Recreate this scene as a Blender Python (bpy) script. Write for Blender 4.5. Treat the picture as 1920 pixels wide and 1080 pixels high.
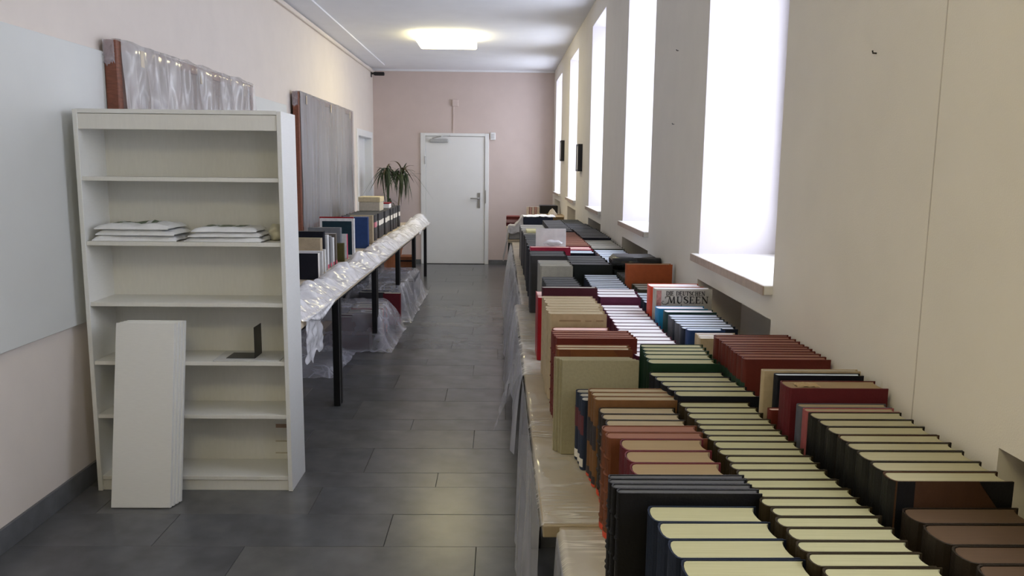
import bpy, math, random
from mathutils import Matrix, Vector, noise
random.seed(7)
for o in list(bpy.data.objects): bpy.data.objects.remove(o)
C = bpy.context.scene.collection
SC = bpy.context.scene

# ------------------------------------------------------------------ camera
F, CX, CY, EYE = 1500.0, 960.0, 540.0, 1.5
def _axes(vx=936, vy=314, roll=0.6):
    Y = Vector(((vx-CX)/F, (vy-CY)/F, 1)).normalized()
    r = math.radians(roll)
    X = Vector((math.cos(r), math.sin(r), 0)); X = (X - Y*X.dot(Y)).normalized()
    Z = X.cross(Y)
    if Z.y > 0: Z = -Z
    return X, Y, Z
AX = _axes()
def _world(c): return Vector((AX[0].dot(c), AX[1].dot(c), AX[2].dot(c)))
def on(px, py, ax, val):
    """point seen at a photo pixel that lies on the plane axis=val"""
    d = _world(Vector(((px-CX)/F, (py-CY)/F, 1)))
    o = Vector((0, 0, EYE)); t = (val-o[ax])/d[ax]
    return o + d*t
cam = bpy.data.cameras.new('camera'); camo = bpy.data.objects.new('camera', cam); C.objects.link(camo)
cam.sensor_width = 36; cam.lens = F/1920*36; cam.clip_start = 0.05
R_, D_, W_ = _world(Vector((1,0,0))), _world(Vector((0,1,0))), _world(Vector((0,0,1)))
camo.matrix_world = Matrix(((R_.x,-D_.x,-W_.x,0),(R_.y,-D_.y,-W_.y,0),(R_.z,-D_.z,-W_.z,EYE),(0,0,0,1)))
SC.camera = camo

# ------------------------------------------------------------------ light
SKY = 7.0; SKY_COL = (0.82, 0.87, 1.0)
LAMP_COL = (1.0, 0.88, 0.50); LAMP = 11.5
w = bpy.data.worlds.new('overcast'); SC.world = w; w.use_nodes = True
bg = w.node_tree.nodes['Background']; bg.inputs[0].default_value = (*SKY_COL, 1); bg.inputs[1].default_value = SKY
SC.view_settings.view_transform = 'Standard'; SC.view_settings.look = 'None'
SC.view_settings.exposure = 0.25; SC.view_settings.gamma = 1.0; SC.view_settings.use_curve_mapping = False
def portal(x, y, z, sy, sz, sign):
    l = bpy.data.lights.new('window_portal', 'AREA'); l.shape = 'RECTANGLE'; l.size = sz; l.size_y = sy
    l.cycles.is_portal = True
    o = bpy.data.objects.new('window_portal', l); C.objects.link(o); o.location = (x, y, z)
    o.rotation_euler = (0, math.radians(90*sign), 0)

# ------------------------------------------------------------------ materials
MATS = {}
def srgb(r, g, b):
    f = lambda c: (c/255/12.92) if c/255 <= .04045 else ((c/255+.055)/1.055)**2.4
    return (f(r), f(g), f(b))
def mat(name, col, rough=.6, var=.08, scale=20, bump=0.0, bscale=None, stretch=(1,1,1), metal=0, spec=.4, coat=0):
    if name in MATS: return MATS[name]
    m = bpy.data.materials.new(name); m.use_nodes = True; MATS[name] = m
    nt = m.node_tree; N = nt.nodes; L = nt.links; b = N['Principled BSDF']
    b.inputs['Roughness'].default_value = rough; b.inputs['Metallic'].default_value = metal
    b.inputs['Specular IOR Level'].default_value = spec; b.inputs['Coat Weight'].default_value = coat
    tc = N.new('ShaderNodeTexCoord'); mp = N.new('ShaderNodeMapping'); mp.inputs['Scale'].default_value = stretch
    L.new(tc.outputs['Object'], mp.inputs[0])
    nz = N.new('ShaderNodeTexNoise'); nz.inputs['Scale'].default_value = scale; nz.inputs['Detail'].default_value = 5
    L.new(mp.outputs[0], nz.inputs[0])
    cr = N.new('ShaderNodeValToRGB'); cr.color_ramp.elements[0].position = .3; cr.color_ramp.elements[1].position = .7
    cr.color_ramp.elements[0].color = (*[max(0, c*(1-var)) for c in col], 1)
    cr.color_ramp.elements[1].color = (*[min(1, c*(1+var)) for c in col], 1)
    L.new(nz.outputs[0], cr.inputs[0]); L.new(cr.outputs[0], b.inputs['Base Color'])
    if bump:
        n2 = N.new('ShaderNodeTexNoise'); n2.inputs['Scale'].default_value = bscale or scale*4; n2.inputs['Detail'].default_value = 4
        L.new(mp.outputs[0], n2.inputs[0])
        bp = N.new('ShaderNodeBump'); bp.inputs['Strength'].default_value = bump; bp.inputs['Distance'].default_value = .01
        L.new(n2.outputs[0], bp.inputs['Height']); L.new(bp.outputs[0], b.inputs['Normal'])
    return m
def plastic(name, col, alpha=.4, amax=.8, rough=.22, scale=9, stretch=(1,1,1), bump=.35, thin=1.0, lines=.35, glint_streak=None):
    """thin crinkled polythene: part see-through, part milky, with crease highlights drawn in as paler, more opaque lines"""
    m = bpy.data.materials.new(name); m.use_nodes = True; MATS[name] = m
    nt = m.node_tree; N = nt.nodes; L = nt.links; b = N['Principled BSDF']
    b.inputs['Base Color'].default_value = (*col, 1); b.inputs['Roughness'].default_value = rough
    b.inputs['Specular IOR Level'].default_value = .6
    tc = N.new('ShaderNodeTexCoord'); mp = N.new('ShaderNodeMapping'); mp.inputs['Scale'].default_value = stretch
    L.new(tc.outputs['Object'], mp.inputs[0])
    def tex(sc, det, dist):
        n = N.new('ShaderNodeTexNoise'); n.inputs['Scale'].default_value = sc; n.inputs['Detail'].default_value = det; n.inputs['Distortion'].default_value = dist
        L.new(mp.outputs[0], n.inputs[0]); return n
    def mth(op, a, b):
        n = N.new('ShaderNodeMath'); n.operation = op; n.use_clamp = False
        for i, q in enumerate((a, b)):
            if isinstance(q, (int, float)): n.inputs[i].default_value = q
            else: L.new(q, n.inputs[i])
        return n.outputs[0]
    warp = tex(scale*.8, 2, 0)
    wv = N.new('ShaderNodeVectorMath'); wv.operation = 'MULTIPLY_ADD'; wv.inputs[1].default_value = (.5/scale,)*3
    L.new(warp.outputs['Color'], wv.inputs[0]); L.new(mp.outputs[0], wv.inputs[2])
    def vor(sc, feat):
        v = N.new('ShaderNodeTexVoronoi'); v.feature = feat; v.inputs['Scale'].default_value = sc
        L.new(wv.outputs[0], v.inputs['Vector']); return v.outputs['Distance']
    def ridge(sc, k): return mth('MAXIMUM', mth('SUBTRACT', 1, mth('MULTIPLY', vor(sc, 'DISTANCE_TO_EDGE'), k)), 0)
    rr = mth('MAXIMUM', ridge(scale, 14*thin), mth('MULTIPLY', ridge(scale*2.6, 9*thin), .6))
    mask = N.new('ShaderNodeMapRange'); mask.inputs[1].default_value = .42; mask.inputs[2].default_value = .58
    L.new(tex(scale*.9, 2, 0).outputs[0], mask.inputs[0])
    rr = mth('MULTIPLY', mth('MULTIPLY', rr, mask.outputs[0]), lines)
    if glint_streak:  # bundles of highlights on the film, painted as more opaque streaks
        for rz, sc in glint_streak:
            m2 = N.new('ShaderNodeMapping'); m2.inputs['Rotation'].default_value = (0, 0, rz); m2.inputs['Scale'].default_value = (1.2, 14, 1)
            L.new(tc.outputs['Object'], m2.inputs[0])
            n2 = N.new('ShaderNodeTexNoise'); n2.inputs['Scale'].default_value = sc; n2.inputs['Detail'].default_value = 1.0
            L.new(m2.outputs[0], n2.inputs[0])
            d = mth('ABSOLUTE', mth('SUBTRACT', n2.outputs[0], .55), 0)
            rr = mth('MAXIMUM', rr, mth('MULTIPLY', mth('MAXIMUM', mth('SUBTRACT', 1, mth('MULTIPLY', d, 30)), 0), mask.outputs[0]))
    facet = mth('ADD', vor(scale, 'F1'), mth('MULTIPLY', vor(scale*2.6, 'F1'), .4))
    base = tex(scale*.6, 3, .3)
    mr = N.new('ShaderNodeMapRange'); mr.inputs[1].default_value = .35; mr.inputs[2].default_value = .68
    mr.inputs[3].default_value = alpha; mr.inputs[4].default_value = alpha+(amax-alpha)*.55
    L.new(base.outputs[0], mr.inputs[0])
    al = mth('MINIMUM', mth('ADD', mr.outputs[0], mth('MULTIPLY', rr, (amax-alpha)*.8)), .99)
    L.new(al, b.inputs['Alpha'])
    bp = N.new('ShaderNodeBump'); bp.inputs['Strength'].default_value = bump; bp.inputs['Distance'].default_value = .012
    L.new(mth('ADD', mth('MULTIPLY', rr, .25), facet), bp.inputs['Height']); L.new(bp.outputs[0], b.inputs['Normal'])
    return m
def emit(name, col, s):
    m = bpy.data.materials.new(name); m.use_nodes = True; nt = m.node_tree
    e = nt.nodes.new('ShaderNodeEmission'); e.inputs[0].default_value = (*col, 1); e.inputs[1].default_value = s
    nt.links.new(e.outputs[0], nt.nodes['Material Output'].inputs[0]); return m
def glass():
    m = bpy.data.materials.new('pane_glass'); m.use_nodes = True; nt = m.node_tree; N = nt.nodes
    t = N.new('ShaderNodeBsdfTransparent'); g = N.new('ShaderNodeBsdfGlossy'); g.inputs['Roughness'].default_value = .02
    x = N.new('ShaderNodeMixShader'); x.inputs[0].default_value = .05
    nt.links.new(t.outputs[0], x.inputs[1]); nt.links.new(g.outputs[0], x.inputs[2])
    nt.links.new(x.outputs[0], N['Material Output'].inputs[0]); return m

M_WALLR = mat('wall_paint_cream', (.77,.725,.65), .85, .02, 6, .08, 300)
M_WALL = mat('wall_paint', (.74,.67,.61), .85, .02, 6, .08, 300)
M_WALLP = mat('wall_paint_pink', (.62,.52,.49), .85, .02, 6, .08, 300)
M_CEIL = mat('ceiling_paint', (.80,.81,.85), .9, .02, 4)
M_WHITE = mat('white_laminate', (.80,.80,.77), .45, .02, 30, stretch=(1,1,8))
M_SHELF = mat('shelf_laminate', (.78,.77,.72), .5, .02, 18, stretch=(6,6,1))
M_PANEL = mat('white_panel', (.68,.69,.67), .55, .015, 5)
M_DOOR = mat('door_white', (.80,.81,.82), .4, .01, 5)
M_TILE = [mat('floor_tile_%d' % i, c, .27, .22, 5, .02, 60) for i, c in enumerate([(.108,.111,.120),(.118,.119,.126),(.099,.102,.111),(.127,.127,.130)])]
M_GROUT = mat('grout', (.045,.045,.045), .8)
M_BASE = mat('baseboard_tile', (.13,.135,.145), .4, .2, 12)
M_BLACK = mat('black_steel', (.012,.012,.014), .4, .1)
M_STEEL = mat('brushed_steel', (.5,.5,.5), .3, .05, metal=1)
M_TTOP = mat('table_top', (.62,.52,.38), .5, .08, 15, stretch=(1,8,1))
M_TTOPG = mat('table_top_grey', (.36,.29,.19), .5, .05, 15)
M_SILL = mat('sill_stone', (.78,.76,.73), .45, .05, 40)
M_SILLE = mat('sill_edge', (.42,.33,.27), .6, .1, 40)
M_BROWN = mat('frame_wood', (.20,.07,.04), .5, .2, 25, stretch=(1,1,6))
M_GREYART = mat('canvas_grey', (.30,.27,.27), .8, .3, 3, stretch=(1,1.5,.6))
M_REDART = mat('canvas_brown', (.22,.155,.13), .8, .4, 4)
M_GLASS = glass()
P_TABLE = plastic('sheet_on_table', (.88,.84,.76), .06, .85, .08, 5, (1,1,1), .5, 1.5, .1, ((.6,2.2),(-.35,2.0),(1.2,1.8)))
P_HANG = plastic('sheet_hanging', (.66,.66,.73), .55, .92, .2, 2.5, (1,1,.6), .2)
P_WHITE = plastic('sheet_crumpled', (.93,.93,.97), .62, .98, .12, 9, (1,1,1), .6)
P_CLEAR = plastic('sheet_clear', (.80,.80,.90), .13, .75, .10, 4.5, (1,1,1), .7, 1.6, .5)
P_WRAP1 = plastic('wrap_milky', (.74,.72,.71), .30, .98, .12, 3.0, (1,1.4,.6), .8, 1.0, .3)
P_WRAP2 = plastic('wrap_grey', (.36,.36,.40), .52, .98, .25, 1.6, (1,2.0,.3), .6, 1.0, .3)
P_GREY = plastic('sheet_grey', (.50,.48,.47), .85, .98, .35, 6, (1,1,1), .4)

# ------------------------------------------------------------------ mesh helpers
class MB:
    def __init__(s): s.v=[]; s.f=[]
    def add(s, vs, fs):
        n=len(s.v); s.v += [tuple(v) for v in vs]; s.f += [tuple(i+n for i in f) for f in fs]; return s
    def box(s, x0,x1,y0,y1,z0,z1, bev=0):
        if bev<=0:
            return s.add([(x0,y0,z0),(x1,y0,z0),(x1,y1,z0),(x0,y1,z0),(x0,y0,z1),(x1,y0,z1),(x1,y1,z1),(x0,y1,z1)],
              [(0,3,2,1),(4,5,6,7),(0,1,5,4),(1,2,6,5),(2,3,7,6),(3,0,4,7)])
        b=bev; P=[]
        # chamfered box: 24 verts
        idx={}
        for sx in (0,1):
            for sy in (0,1):
                for sz in (0,1):
                    X=(x0,x1)[sx]; Y=(y0,y1)[sy]; Z=(z0,z1)[sz]
                    dx=b*(1-2*sx); dy=b*(1-2*sy); dz=b*(1-2*sz)
                    for k,p in enumerate([(X,Y+dy,Z+dz),(X+dx,Y,Z+dz),(X+dx,Y+dy,Z)]):
                        idx[(sx,sy,sz,k)]=len(P); P.append(p)
        I=lambda a,b_,c,k: idx[(a,b_,c,k)]
        fs=[(I(0,0,0,0),I(0,0,1,0),I(0,1,1,0),I(0,1,0,0)),(I(1,0,0,0),I(1,1,0,0),I(1,1,1,0),I(1,0,1,0)),
            (I(0,0,0,1),I(1,0,0,1),I(1,0,1,1),I(0,0,1,1)),(I(0,1,0,1),I(0,1,1,1),I(1,1,1,1),I(1,1,0,1)),
            (I(0,0,0,2),I(0,1,0,2),I(1,1,0,2),I(1,0,0,2)),(I(0,0,1,2),I(1,0,1,2),I(1,1,1,2),I(0,1,1,2))]
        for a in (0,1):
            for b_ in (0,1):
                fs.append((I(a,b_,0,0),I(a,b_,0,1),I(a,b_,1,1),I(a,b_,1,0)))
                fs.append((I(a,0,b_,0),I(a,0,b_,2),I(a,1,b_,2),I(a,1,b_,0)))
                fs.append((I(0,a,b_,1),I(0,a,b_,2),I(1,a,b_,2),I(1,a,b_,1)))
                for c in (0,1): fs.append((I(a,b_,c,0),I(a,b_,c,1),I(a,b_,c,2)))
        return s.add(P,fs)
    def tube(s, pts, rad, seg=8, cap=True):
        pts=[Vector(p) for p in pts]; n=len(pts); R=rad if isinstance(rad,(list,tuple)) else [rad]*n
        vs=[]
        for i,p in enumerate(pts):
            d=(pts[min(i+1,n-1)]-pts[max(i-1,0)]).normalized()
            a=Vector((0,0,1)) if abs(d.z)<.9 else Vector((1,0,0))
            u=d.cross(a).normalized(); v=d.cross(u)
            for k in range(seg):
                t=2*math.pi*k/seg; vs.append(p+(u*math.cos(t)+v*math.sin(t))*R[i])
        fs=[(i*seg+k,i*seg+(k+1)%seg,(i+1)*seg+(k+1)%seg,(i+1)*seg+k) for i in range(n-1) for k in range(seg)]
        if cap: fs += [tuple(range(seg)), tuple((n-1)*seg+k for k in reversed(range(seg)))]
        return s.add(vs,fs)
    def lathe(s, prof, cx=0, cy=0, seg=20):
        vs=[(cx+r*math.cos(2*math.pi*k/seg), cy+r*math.sin(2*math.pi*k/seg), z) for r,z in prof for k in range(seg)]
        n=len(prof)
        return s.add(vs,[(i*seg+k,i*seg+(k+1)%seg,(i+1)*seg+(k+1)%seg,(i+1)*seg+k) for i in range(n-1) for k in range(seg)])
    def grid(s, fn, nu, nv):
        vs=[fn(i/nu, j/nv) for j in range(nv+1) for i in range(nu+1)]
        return s.add(vs,[(j*(nu+1)+i,j*(nu+1)+i+1,(j+1)*(nu+1)+i+1,(j+1)*(nu+1)+i) for j in range(nv) for i in range(nu)])
    def mesh(s, name, m, smooth=False):
        me=bpy.data.meshes.new(name); me.from_pydata(s.v,[],s.f); me.update()
        import bmesh
        bm=bmesh.new(); bm.from_mesh(me); bmesh.ops.recalc_face_normals(bm, faces=bm.faces); bm.to_mesh(me); bm.free()
        for x in (m if isinstance(m,(list,tuple)) else [m]): me.materials.append(x)
        if smooth: me.polygons.foreach_set('use_smooth',[True]*len(me.polygons))
        return me
    def build(s, name, m, parent=None, loc=None, smooth=False, rot=None):
        o=bpy.data.objects.new(name, s.mesh(name,m,smooth)); C.objects.link(o)
        if parent: o.parent=parent
        if loc is not None: o.location=loc
        if rot is not None: o.rotation_euler=rot
        return o
def inst(name, me, parent=None, loc=(0,0,0), rot=(0,0,0)):
    o=bpy.data.objects.new(name, me); C.objects.link(o); o.location=loc; o.rotation_euler=rot
    if parent: o.parent=parent
    return o
def tag(o, label, cat, group=None):
    o['label']=label; o['category']=cat
    if group: o['group']=group
    return o
def struct(o): o['kind']='structure'; return o
def thing(name, label, cat, loc=(0,0,0), rotz=0, group=None):
    o=bpy.data.objects.new(name,None); C.objects.link(o); o.location=loc; o.rotation_euler=(0,0,rotz); o.empty_display_size=.05
    return tag(o,label,cat,group)
def nz(x,y,z=0,s=1): return noise.noise(Vector((x*s,y*s,z*s)))
def rnd(a,b): return random.uniform(a,b)

# ------------------------------------------------------------------ room shell
XL, XR, YB, YF, ZC = -1.92, 0.83, 12.44, -3.0, 2.95
XO = 1.22                                            # outer plane of the right wall
floor = struct(MB().box(XL-.1,XO,YF,YB+.1,-.12,-.004).build('floor', M_GROUT))
pat=[.30,.30,.18,.35,.30,.20,.38]
# rows of floor tiles, joints where the photograph shows them near the bookcase
y=3.31-.30-.38; rows=[]; k=0
seq=[.38,.30,.30,.18,.35,.30,.20,.38,.30,.35,.30,.18,.38,.30,.30,.35,.20,.30,.38,.30,.35,.30,.18,.30,.38,.30,.35,.30,.20,.30,.38]
yy=y
for s_ in seq:
    if yy>=YB: break
    rows.append((yy,min(yy+s_,YB))); yy+=s_
if yy<YB: rows.append((yy,YB))
yy=y
while yy>YF+.01:
    s_=pat[k%7]; k+=1; rows.append((max(yy-s_,YF),yy)); yy-=s_
tilemesh={}
for ri,(a,b) in enumerate(rows):
    x=XL-((ri*.37)%.9)
    while x<XR-.01:
        x0=max(x,XL); x1=min(x+.92,XR); x+=.92
        if x1-x0<.02: continue
        g=.0009
        MB().box(x0+g-x0,x1-g-x0,g,b-a-g,-.01,0,.001).build('tile', random.choice(M_TILE), floor, (x0,a,rnd(-.0006,0)))
struct(MB().box(XL-.1,XO,YF,YB+.1,ZC,ZC+.1).build('ceiling', M_CEIL))
# shallow dropped strip and cove along the left wall
struct(MB().box(XL,XL+.26,YF,YB-.55,ZC-.016,ZC+.02).build('trim_1', M_CEIL))
struct(MB().box(XL,XL+.035,YF,YB,ZC-.07,ZC-.03,.008).build('trim_2', M_WALL))
struct(MB().box(XL,XR,YB-.02,YB,ZC-.03,ZC+.01,.006).build('trim_3', M_CEIL))

# right wall: piers, lintels, aprons and the shallow niches below each window
WIN=[(.20,1.12),(2.38,3.29),(4.42,5.36),(6.52,7.44),(8.70,9.72),(10.93,12.02)]
ZS, ZH, ZN, XN = 1.155, 2.76, 1.05, 1.02
m=MB(); prev=YF
for a,b in WIN:
    nb=1.256 if abs(b-1.12)<.01 else b             # this niche is wider than its window
    m.box(XR,XO,prev,a,0,ZC); m.box(XR,XO,a,nb,ZH,ZC); m.box(XR,XO,a,nb,ZN,ZS-.03); m.box(XN,XO,a,nb,0,ZN); prev=nb
    if nb>b: m.box(XR,XO,b,nb,ZS-.03,ZH)
m.box(XR,XO,prev,YB+.1,0,ZC)
wr=struct(m.build('wall_right', M_WALLR))
M_REV = mat('reveal_white', (.64,.61,.64), .8, .01, 5)
for a,b in WIN:
    MB().box(XR+.001,XO-.07,b-.003,b+.001,ZS,ZH).build('reveal', M_REV, wr); MB().box(XR+.001,XO-.07,a-.001,a+.003,ZS,ZH).build('reveal', M_REV, wr)
    MB().box(XR+.001,XO-.07,a+.003,b-.003,ZH-.003,ZH+.001).build('reveal', M_REV, wr)
MB().box(XR-.0008,XR+.002,1.5315,1.5345,.74,ZC).build('panel_joint', mat('joint_line',(.56,.51,.45),.9), wr)
for i,(a,b) in enumerate(WIN):
    wn=struct(MB().box(XO-.07,XO-.01,a,a+.07,ZS,ZH).box(XO-.07,XO-.01,b-.07,b,ZS,ZH).box(XO-.07,XO-.01,a+.07,b-.07,ZS,ZS+.07)
        .box(XO-.07,XO-.01,a+.07,b-.07,ZH-.07,ZH).box(XO-.065,XO-.015,a+.07,b-.07,2.16,2.22).box(XO-.065,XO-.015,(a+b)/2-.03,(a+b)/2+.03,ZS+.07,2.16).build('window_%d'%(i+1), M_DOOR))
    mid=(a+b)/2
    for (p,q,r,t) in [(a+.07,mid-.03,ZS+.07,2.16),(mid+.03,b-.07,ZS+.07,2.16),(a+.07,b-.07,2.22,ZH-.07)]:
        MB().box(XO-.043,XO-.038,p,q,r,t).build('pane', M_GLASS, wn)
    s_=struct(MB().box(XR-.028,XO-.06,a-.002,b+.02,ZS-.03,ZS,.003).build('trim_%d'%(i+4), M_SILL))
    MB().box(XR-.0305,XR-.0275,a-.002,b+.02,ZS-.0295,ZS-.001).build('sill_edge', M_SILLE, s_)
    portal(XO-.005,(a+b)/2,(ZS+ZH)/2,b-a,ZH-ZS,1)
# left wall with a doorway near the far end
LD=(10.98,12.18,1.96)
m=MB(); XLO=XL-.30
m.box(XLO,XLO+.12,LD[0],LD[1],0,LD[2]).box(XLO,XL,YF,LD[0],0,ZC).box(XLO,XL,LD[0],LD[1],LD[2],ZC).box(XLO,XL,LD[1],YB+.1,0,ZC)  # first box: unseen backing added behind the leaf to stop sky light
struct(m.build('wall_left', M_WALL))
m=MB(); struct(m.box(XL-.3,XO,YF-.1,YF,0,ZC).build('wall_front', M_WALL))
DL,DR,DT=-1.20,-.165,2.01                            # back door frame
m=MB().box(XLO,DL,YB,YB+.15,0,ZC).box(DR,XO,YB,YB+.15,0,ZC).box(DL,DR,YB,YB+.15,DT,ZC).box(DL,DR,YB+.125,YB+.15,0,DT)  # last box: unseen slab added behind the door, blocks sky light at its gaps
struct(m.build('wall_back', M_WALLP))
# back door
d=struct(MB().box(DL-.005,DL+.07,YB-.02,YB+.12,0,DT,.004).box(DR-.055,DR+.005,YB-.02,YB+.12,0,DT,.004).box(DL+.07,DR-.055,YB-.02,YB+.12,DT-.045,DT,.004).build('door_1', M_DOOR))
leaf=MB().box(DL+.073,DR-.058,YB+.0,YB+.045,.008,DT-.048,.003).build('door_leaf', M_DOOR, d)
MB().box(DL+.07,DR-.055,YB+.02,YB+.14,.0,.007).build('threshold', M_BLACK, d)
hp=MB().box(-.335,-.29,YB-.012,YB+.001,.875,1.11,.005).build('handle_plate', M_STEEL, leaf)
MB().tube([(-.312,YB-.01,1.025),(-.312,YB-.055,1.025),(-.325,YB-.06,1.025),(-.44,YB-.06,1.027)],.011,10).build('lever', M_STEEL, leaf, smooth=True)
MB().tube([(-.312,YB-.016,.92),(-.312,YB-.011,.92)],.012,10).build('lock_cylinder', M_STEEL, leaf)
cl=MB().box(-1.06,-.78,YB-.05,YB,1.87,1.92,.008).build('door_closer', mat('closer_grey',(.45,.46,.47),.4), leaf)
MB().tube([(-1.02,YB-.055,1.93),(-.88,YB-.16,1.955),(-.76,YB-.02,1.975)],.009,6).build('closer_arm', mat('closer_grey',(.4,.4,.4)), leaf)
for z in (1.60,.3): MB().tube([(DL+.066,YB-.024,z-.06),(DL+.066,YB-.024,z+.06)],.012,8).build('hinge', M_STEEL, d)
MB().box(DR-.05,DR-.035,YB-.024,YB-.018,.95,1.15).build('strike_plate', M_STEEL, d)
# side doorway in the left wall
d=struct(MB().box(XL-.16,XL+.02,LD[0]-.05,LD[0]+.05,0,LD[2]+.04,.004).box(XL-.16,XL+.02,LD[1]-.05,LD[1]+.05,0,LD[2]+.04,.004).box(XL-.16,XL+.02,LD[0]+.05,LD[1]-.05,LD[2]-.05,LD[2]+.04,.004).build('door_2', M_DOOR))
MB().box(XL-.13,XL-.085,LD[0]+.05,LD[1]-.05,.008,LD[2]-.05,.003).build('door_leaf', M_DOOR, d)
MB().tube([(XL-.09,11.2,1.03),(XL-.03,11.2,1.03),(XL-.03,11.32,1.03)],.010,8).build('lever', M_STEEL, d)
# baseboards
bl=struct(MB().box(XL,XL+.012,YF,LD[0]-.055,0,.098,.002).build('baseboard_left', M_BASE))
struct(MB().box(DR+.01,XR,YB-.012,YB,0,.07,.002).build('baseboard_back', M_BASE))
struct(MB().box(XL+.02,DL-.01,YB-.012,YB,0,.07,.002).build('baseboard_back', M_BASE))
struct(MB().box(XR-.012,XR,YF,WIN[0][0],0,.07,.002).build('baseboard_right', M_BASE))

# ------------------------------------------------------------------ ceiling lamps
M_LAMP=emit('lamp_diffuser', LAMP_COL, LAMP); M_LAMPS=emit('lamp_diffuser_rim', LAMP_COL, LAMP*.085)
for yl,lab in ((9.28,'lit square white ceiling lamp in front of the back door'),(.22,'lit square white ceiling lamp above the near end of the tables')):
    t=thing('ceiling_lamp',lab,'lamp',(-.595,yl,ZC),group=None)
    MB().box(-.30,.30,-.30,.30,-.014,0,.003).build('mounting_plate', M_DOOR, t)
    MB().box(-.325,.325,-.325,.325,-.10,-.014,.012).build('diffuser', [M_LAMP,M_LAMPS], t)
    for p in t.children[-1].data.polygons: p.material_index = 0 if p.normal.z<-.5 else 1

# ------------------------------------------------------------------ wall fittings
t=thing('security_camera','small dark camera on the left wall under the ceiling','camera',(XL,12.28,2.86))
MB().box(0,.012,-.03,.03,-.05,.05,.003).build('bracket', M_BLACK, t)
MB().tube([(.01,0,0),(.05,0,.005)],.012,8).build('arm', M_BLACK, t)
MB().box(.045,.20,-.03,.03,-.025,.025,.008).build('housing', M_BLACK, t)
t=thing('cable_duct','thin vertical cable duct with small sensor above the back door','cable duct',(-.70,YB,DT))
MB().box(-.012,.012,-.012,0,0,.42,.002).build('duct', M_WALLP, t)
MB().box(-.02,.075,-.03,0,.40,.50,.006).build('sensor_box', M_WALLP, t)
t=thing('wall_switch','small white box on the wall beside the door frame','switch box',(-.10,YB,1.97))
MB().box(-.04,.04,-.03,0,-.055,.055,.006).build('box', M_DOOR, t)
MB().box(-.025,.025,-.034,-.029,-.035,.035,.004).build('rocker', mat('rocker_grey',(.6,.6,.62),.5), t)
for yy,z0,z1,lab in ((8.19,1.47,1.74,'black-edged picture frame on the pier next to the middle window'),(10.44,1.59,1.85,'black-edged picture frame on the pier next to the last window')):
    t=thing('picture_frame',lab,'picture',(XR,yy,z0))
    h=z1-z0
    MB().box(-.045,0,-.11,.11,0,.018).box(-.045,0,-.11,.11,h-.018,h).box(-.045,0,-.11,-.092,.018,h-.018).box(-.045,0,.092,.11,.018,h-.018).build('frame', M_BLACK, t)
    MB().box(-.040,-.002,-.092,.092,.018,h-.018).build('print', mat('print_grey',(.6,.6,.6),.4), t)
for (px,py,lab) in ((1643,100,'bent hook in the wall beside the panel joint'),(1272,95,'upper small nail in the pier by the near window'),(1264,233,'lower small nail in the pier by the near window')):
    p=on(px,py,0,XR)
    tag(MB().tube([(XR+.005,p.y,p.z),(XR-.009,p.y-.003,p.z),(XR-.011,p.y-.005,p.z+.005)],.0018,6).build('wall_hook', M_BLACK),lab,'hook')
# things on the far sills
t=thing('wire_ornament','curled wire ornament on the farthest window sill','ornament',(.93,11.55,ZS))
MB().lathe([(.04,0),(.04,.008),(.0,.009)],seg=14).build('foot', M_BLACK, t)
MB().tube([(.05*math.cos(a)*(1-.03*i),.0,.12+.10*math.sin(a)*(1-.03*i)) for i,a in enumerate([k*.5-1.57 for k in range(20)])],.005,6).build('coil', M_BLACK, t)
t=thing('leaning_frame','small dark frame leaning on the fourth window sill','picture',(.98,9.0,ZS),.25)
MB().box(-.09,.09,-.008,.008,0,.24,.003).build('frame', M_BLACK, t, rot=(-.35,0,0))
MB().box(-.075,.075,-.010,-.0075,.015,.225).build('print', mat('print_grey',(.6,.6,.6)), t, rot=(-.35,0,0))

# ------------------------------------------------------------------ left wall: white panels and wrapped pictures
for a,b,lab in ((1.25,3.975,'white wall panel running up to the bookcase'),(3.98,7.32,'white wall panel between the two wrapped pictures')):
    tag(MB().box(XL,XL+.022,a,b,.775,2.03,.002).build('wall_panel', M_PANEL),lab,'wall panel')
def wrapped(y0,y1,z0,z1,x1,label,art,wrap,seed,loose):
    t=thing('wrapped_picture',label,'picture',(XL+.024,(y0+y1)/2,z0)); L=(y1-y0)/2; h=z1-z0; d=x1-XL-.024
    MB().box(0,d,-L,-L+.05,0,h,.004).box(0,d,L-.05,L,0,h,.004).box(0,d,-L+.05,L-.05,0,.05,.004).box(0,d,-L+.05,L-.05,h-.05,h,.004).build('frame', M_BROWN, t)
    MB().box(.005,d-.012,-L+.05,L-.05,.05,h-.05).build('canvas', art, t)
    def fn(u,v):
        # v: 0 bottom of face .. 0.8 top edge .. 1 over the top; u along the wall
        yy=-L+.035+u*(2*L-.03); f=min(1,u*8)
        q=nz(yy*3.2+v*1.5+seed,v*1.4,seed)*.016+nz(yy*9-v*2,v*2.2+seed,3)*.006
        q*=loose
        if v<.8: return (d+.008+abs(q)*1.6, yy+nz(yy*5,v*9,seed)*.01, h*v/.8+ (nz(yy*9,seed)*.006 if v>.7 else 0))
        k=(v-.8)/.2
        return (d+.008-(d*.8)*k, yy, h+.006+abs(q)*.8)
    MB().grid(fn,150,60).build('plastic_wrap', wrap, t, smooth=True)
    def fn2(u,v):
        return (d*(-.0+u*.9), -L-.006-abs(nz(u*6,v*9,seed))*.012, h*(.90+.1*v)+nz(u*5,3)*.035*(1-v))
    MB().grid(fn2,10,16).build('wrap_corner', P_CLEAR, t, smooth=True)
    for k in range(3):
        yk=-L+.25+k*(2*L-.5)/2
        MB().box(d+.012,d+.016,yk-.02,yk+.02,h-.10,h-.02).build('tape', mat('clear_tape',(.55,.48,.38),.25), t)
    return t
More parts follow.
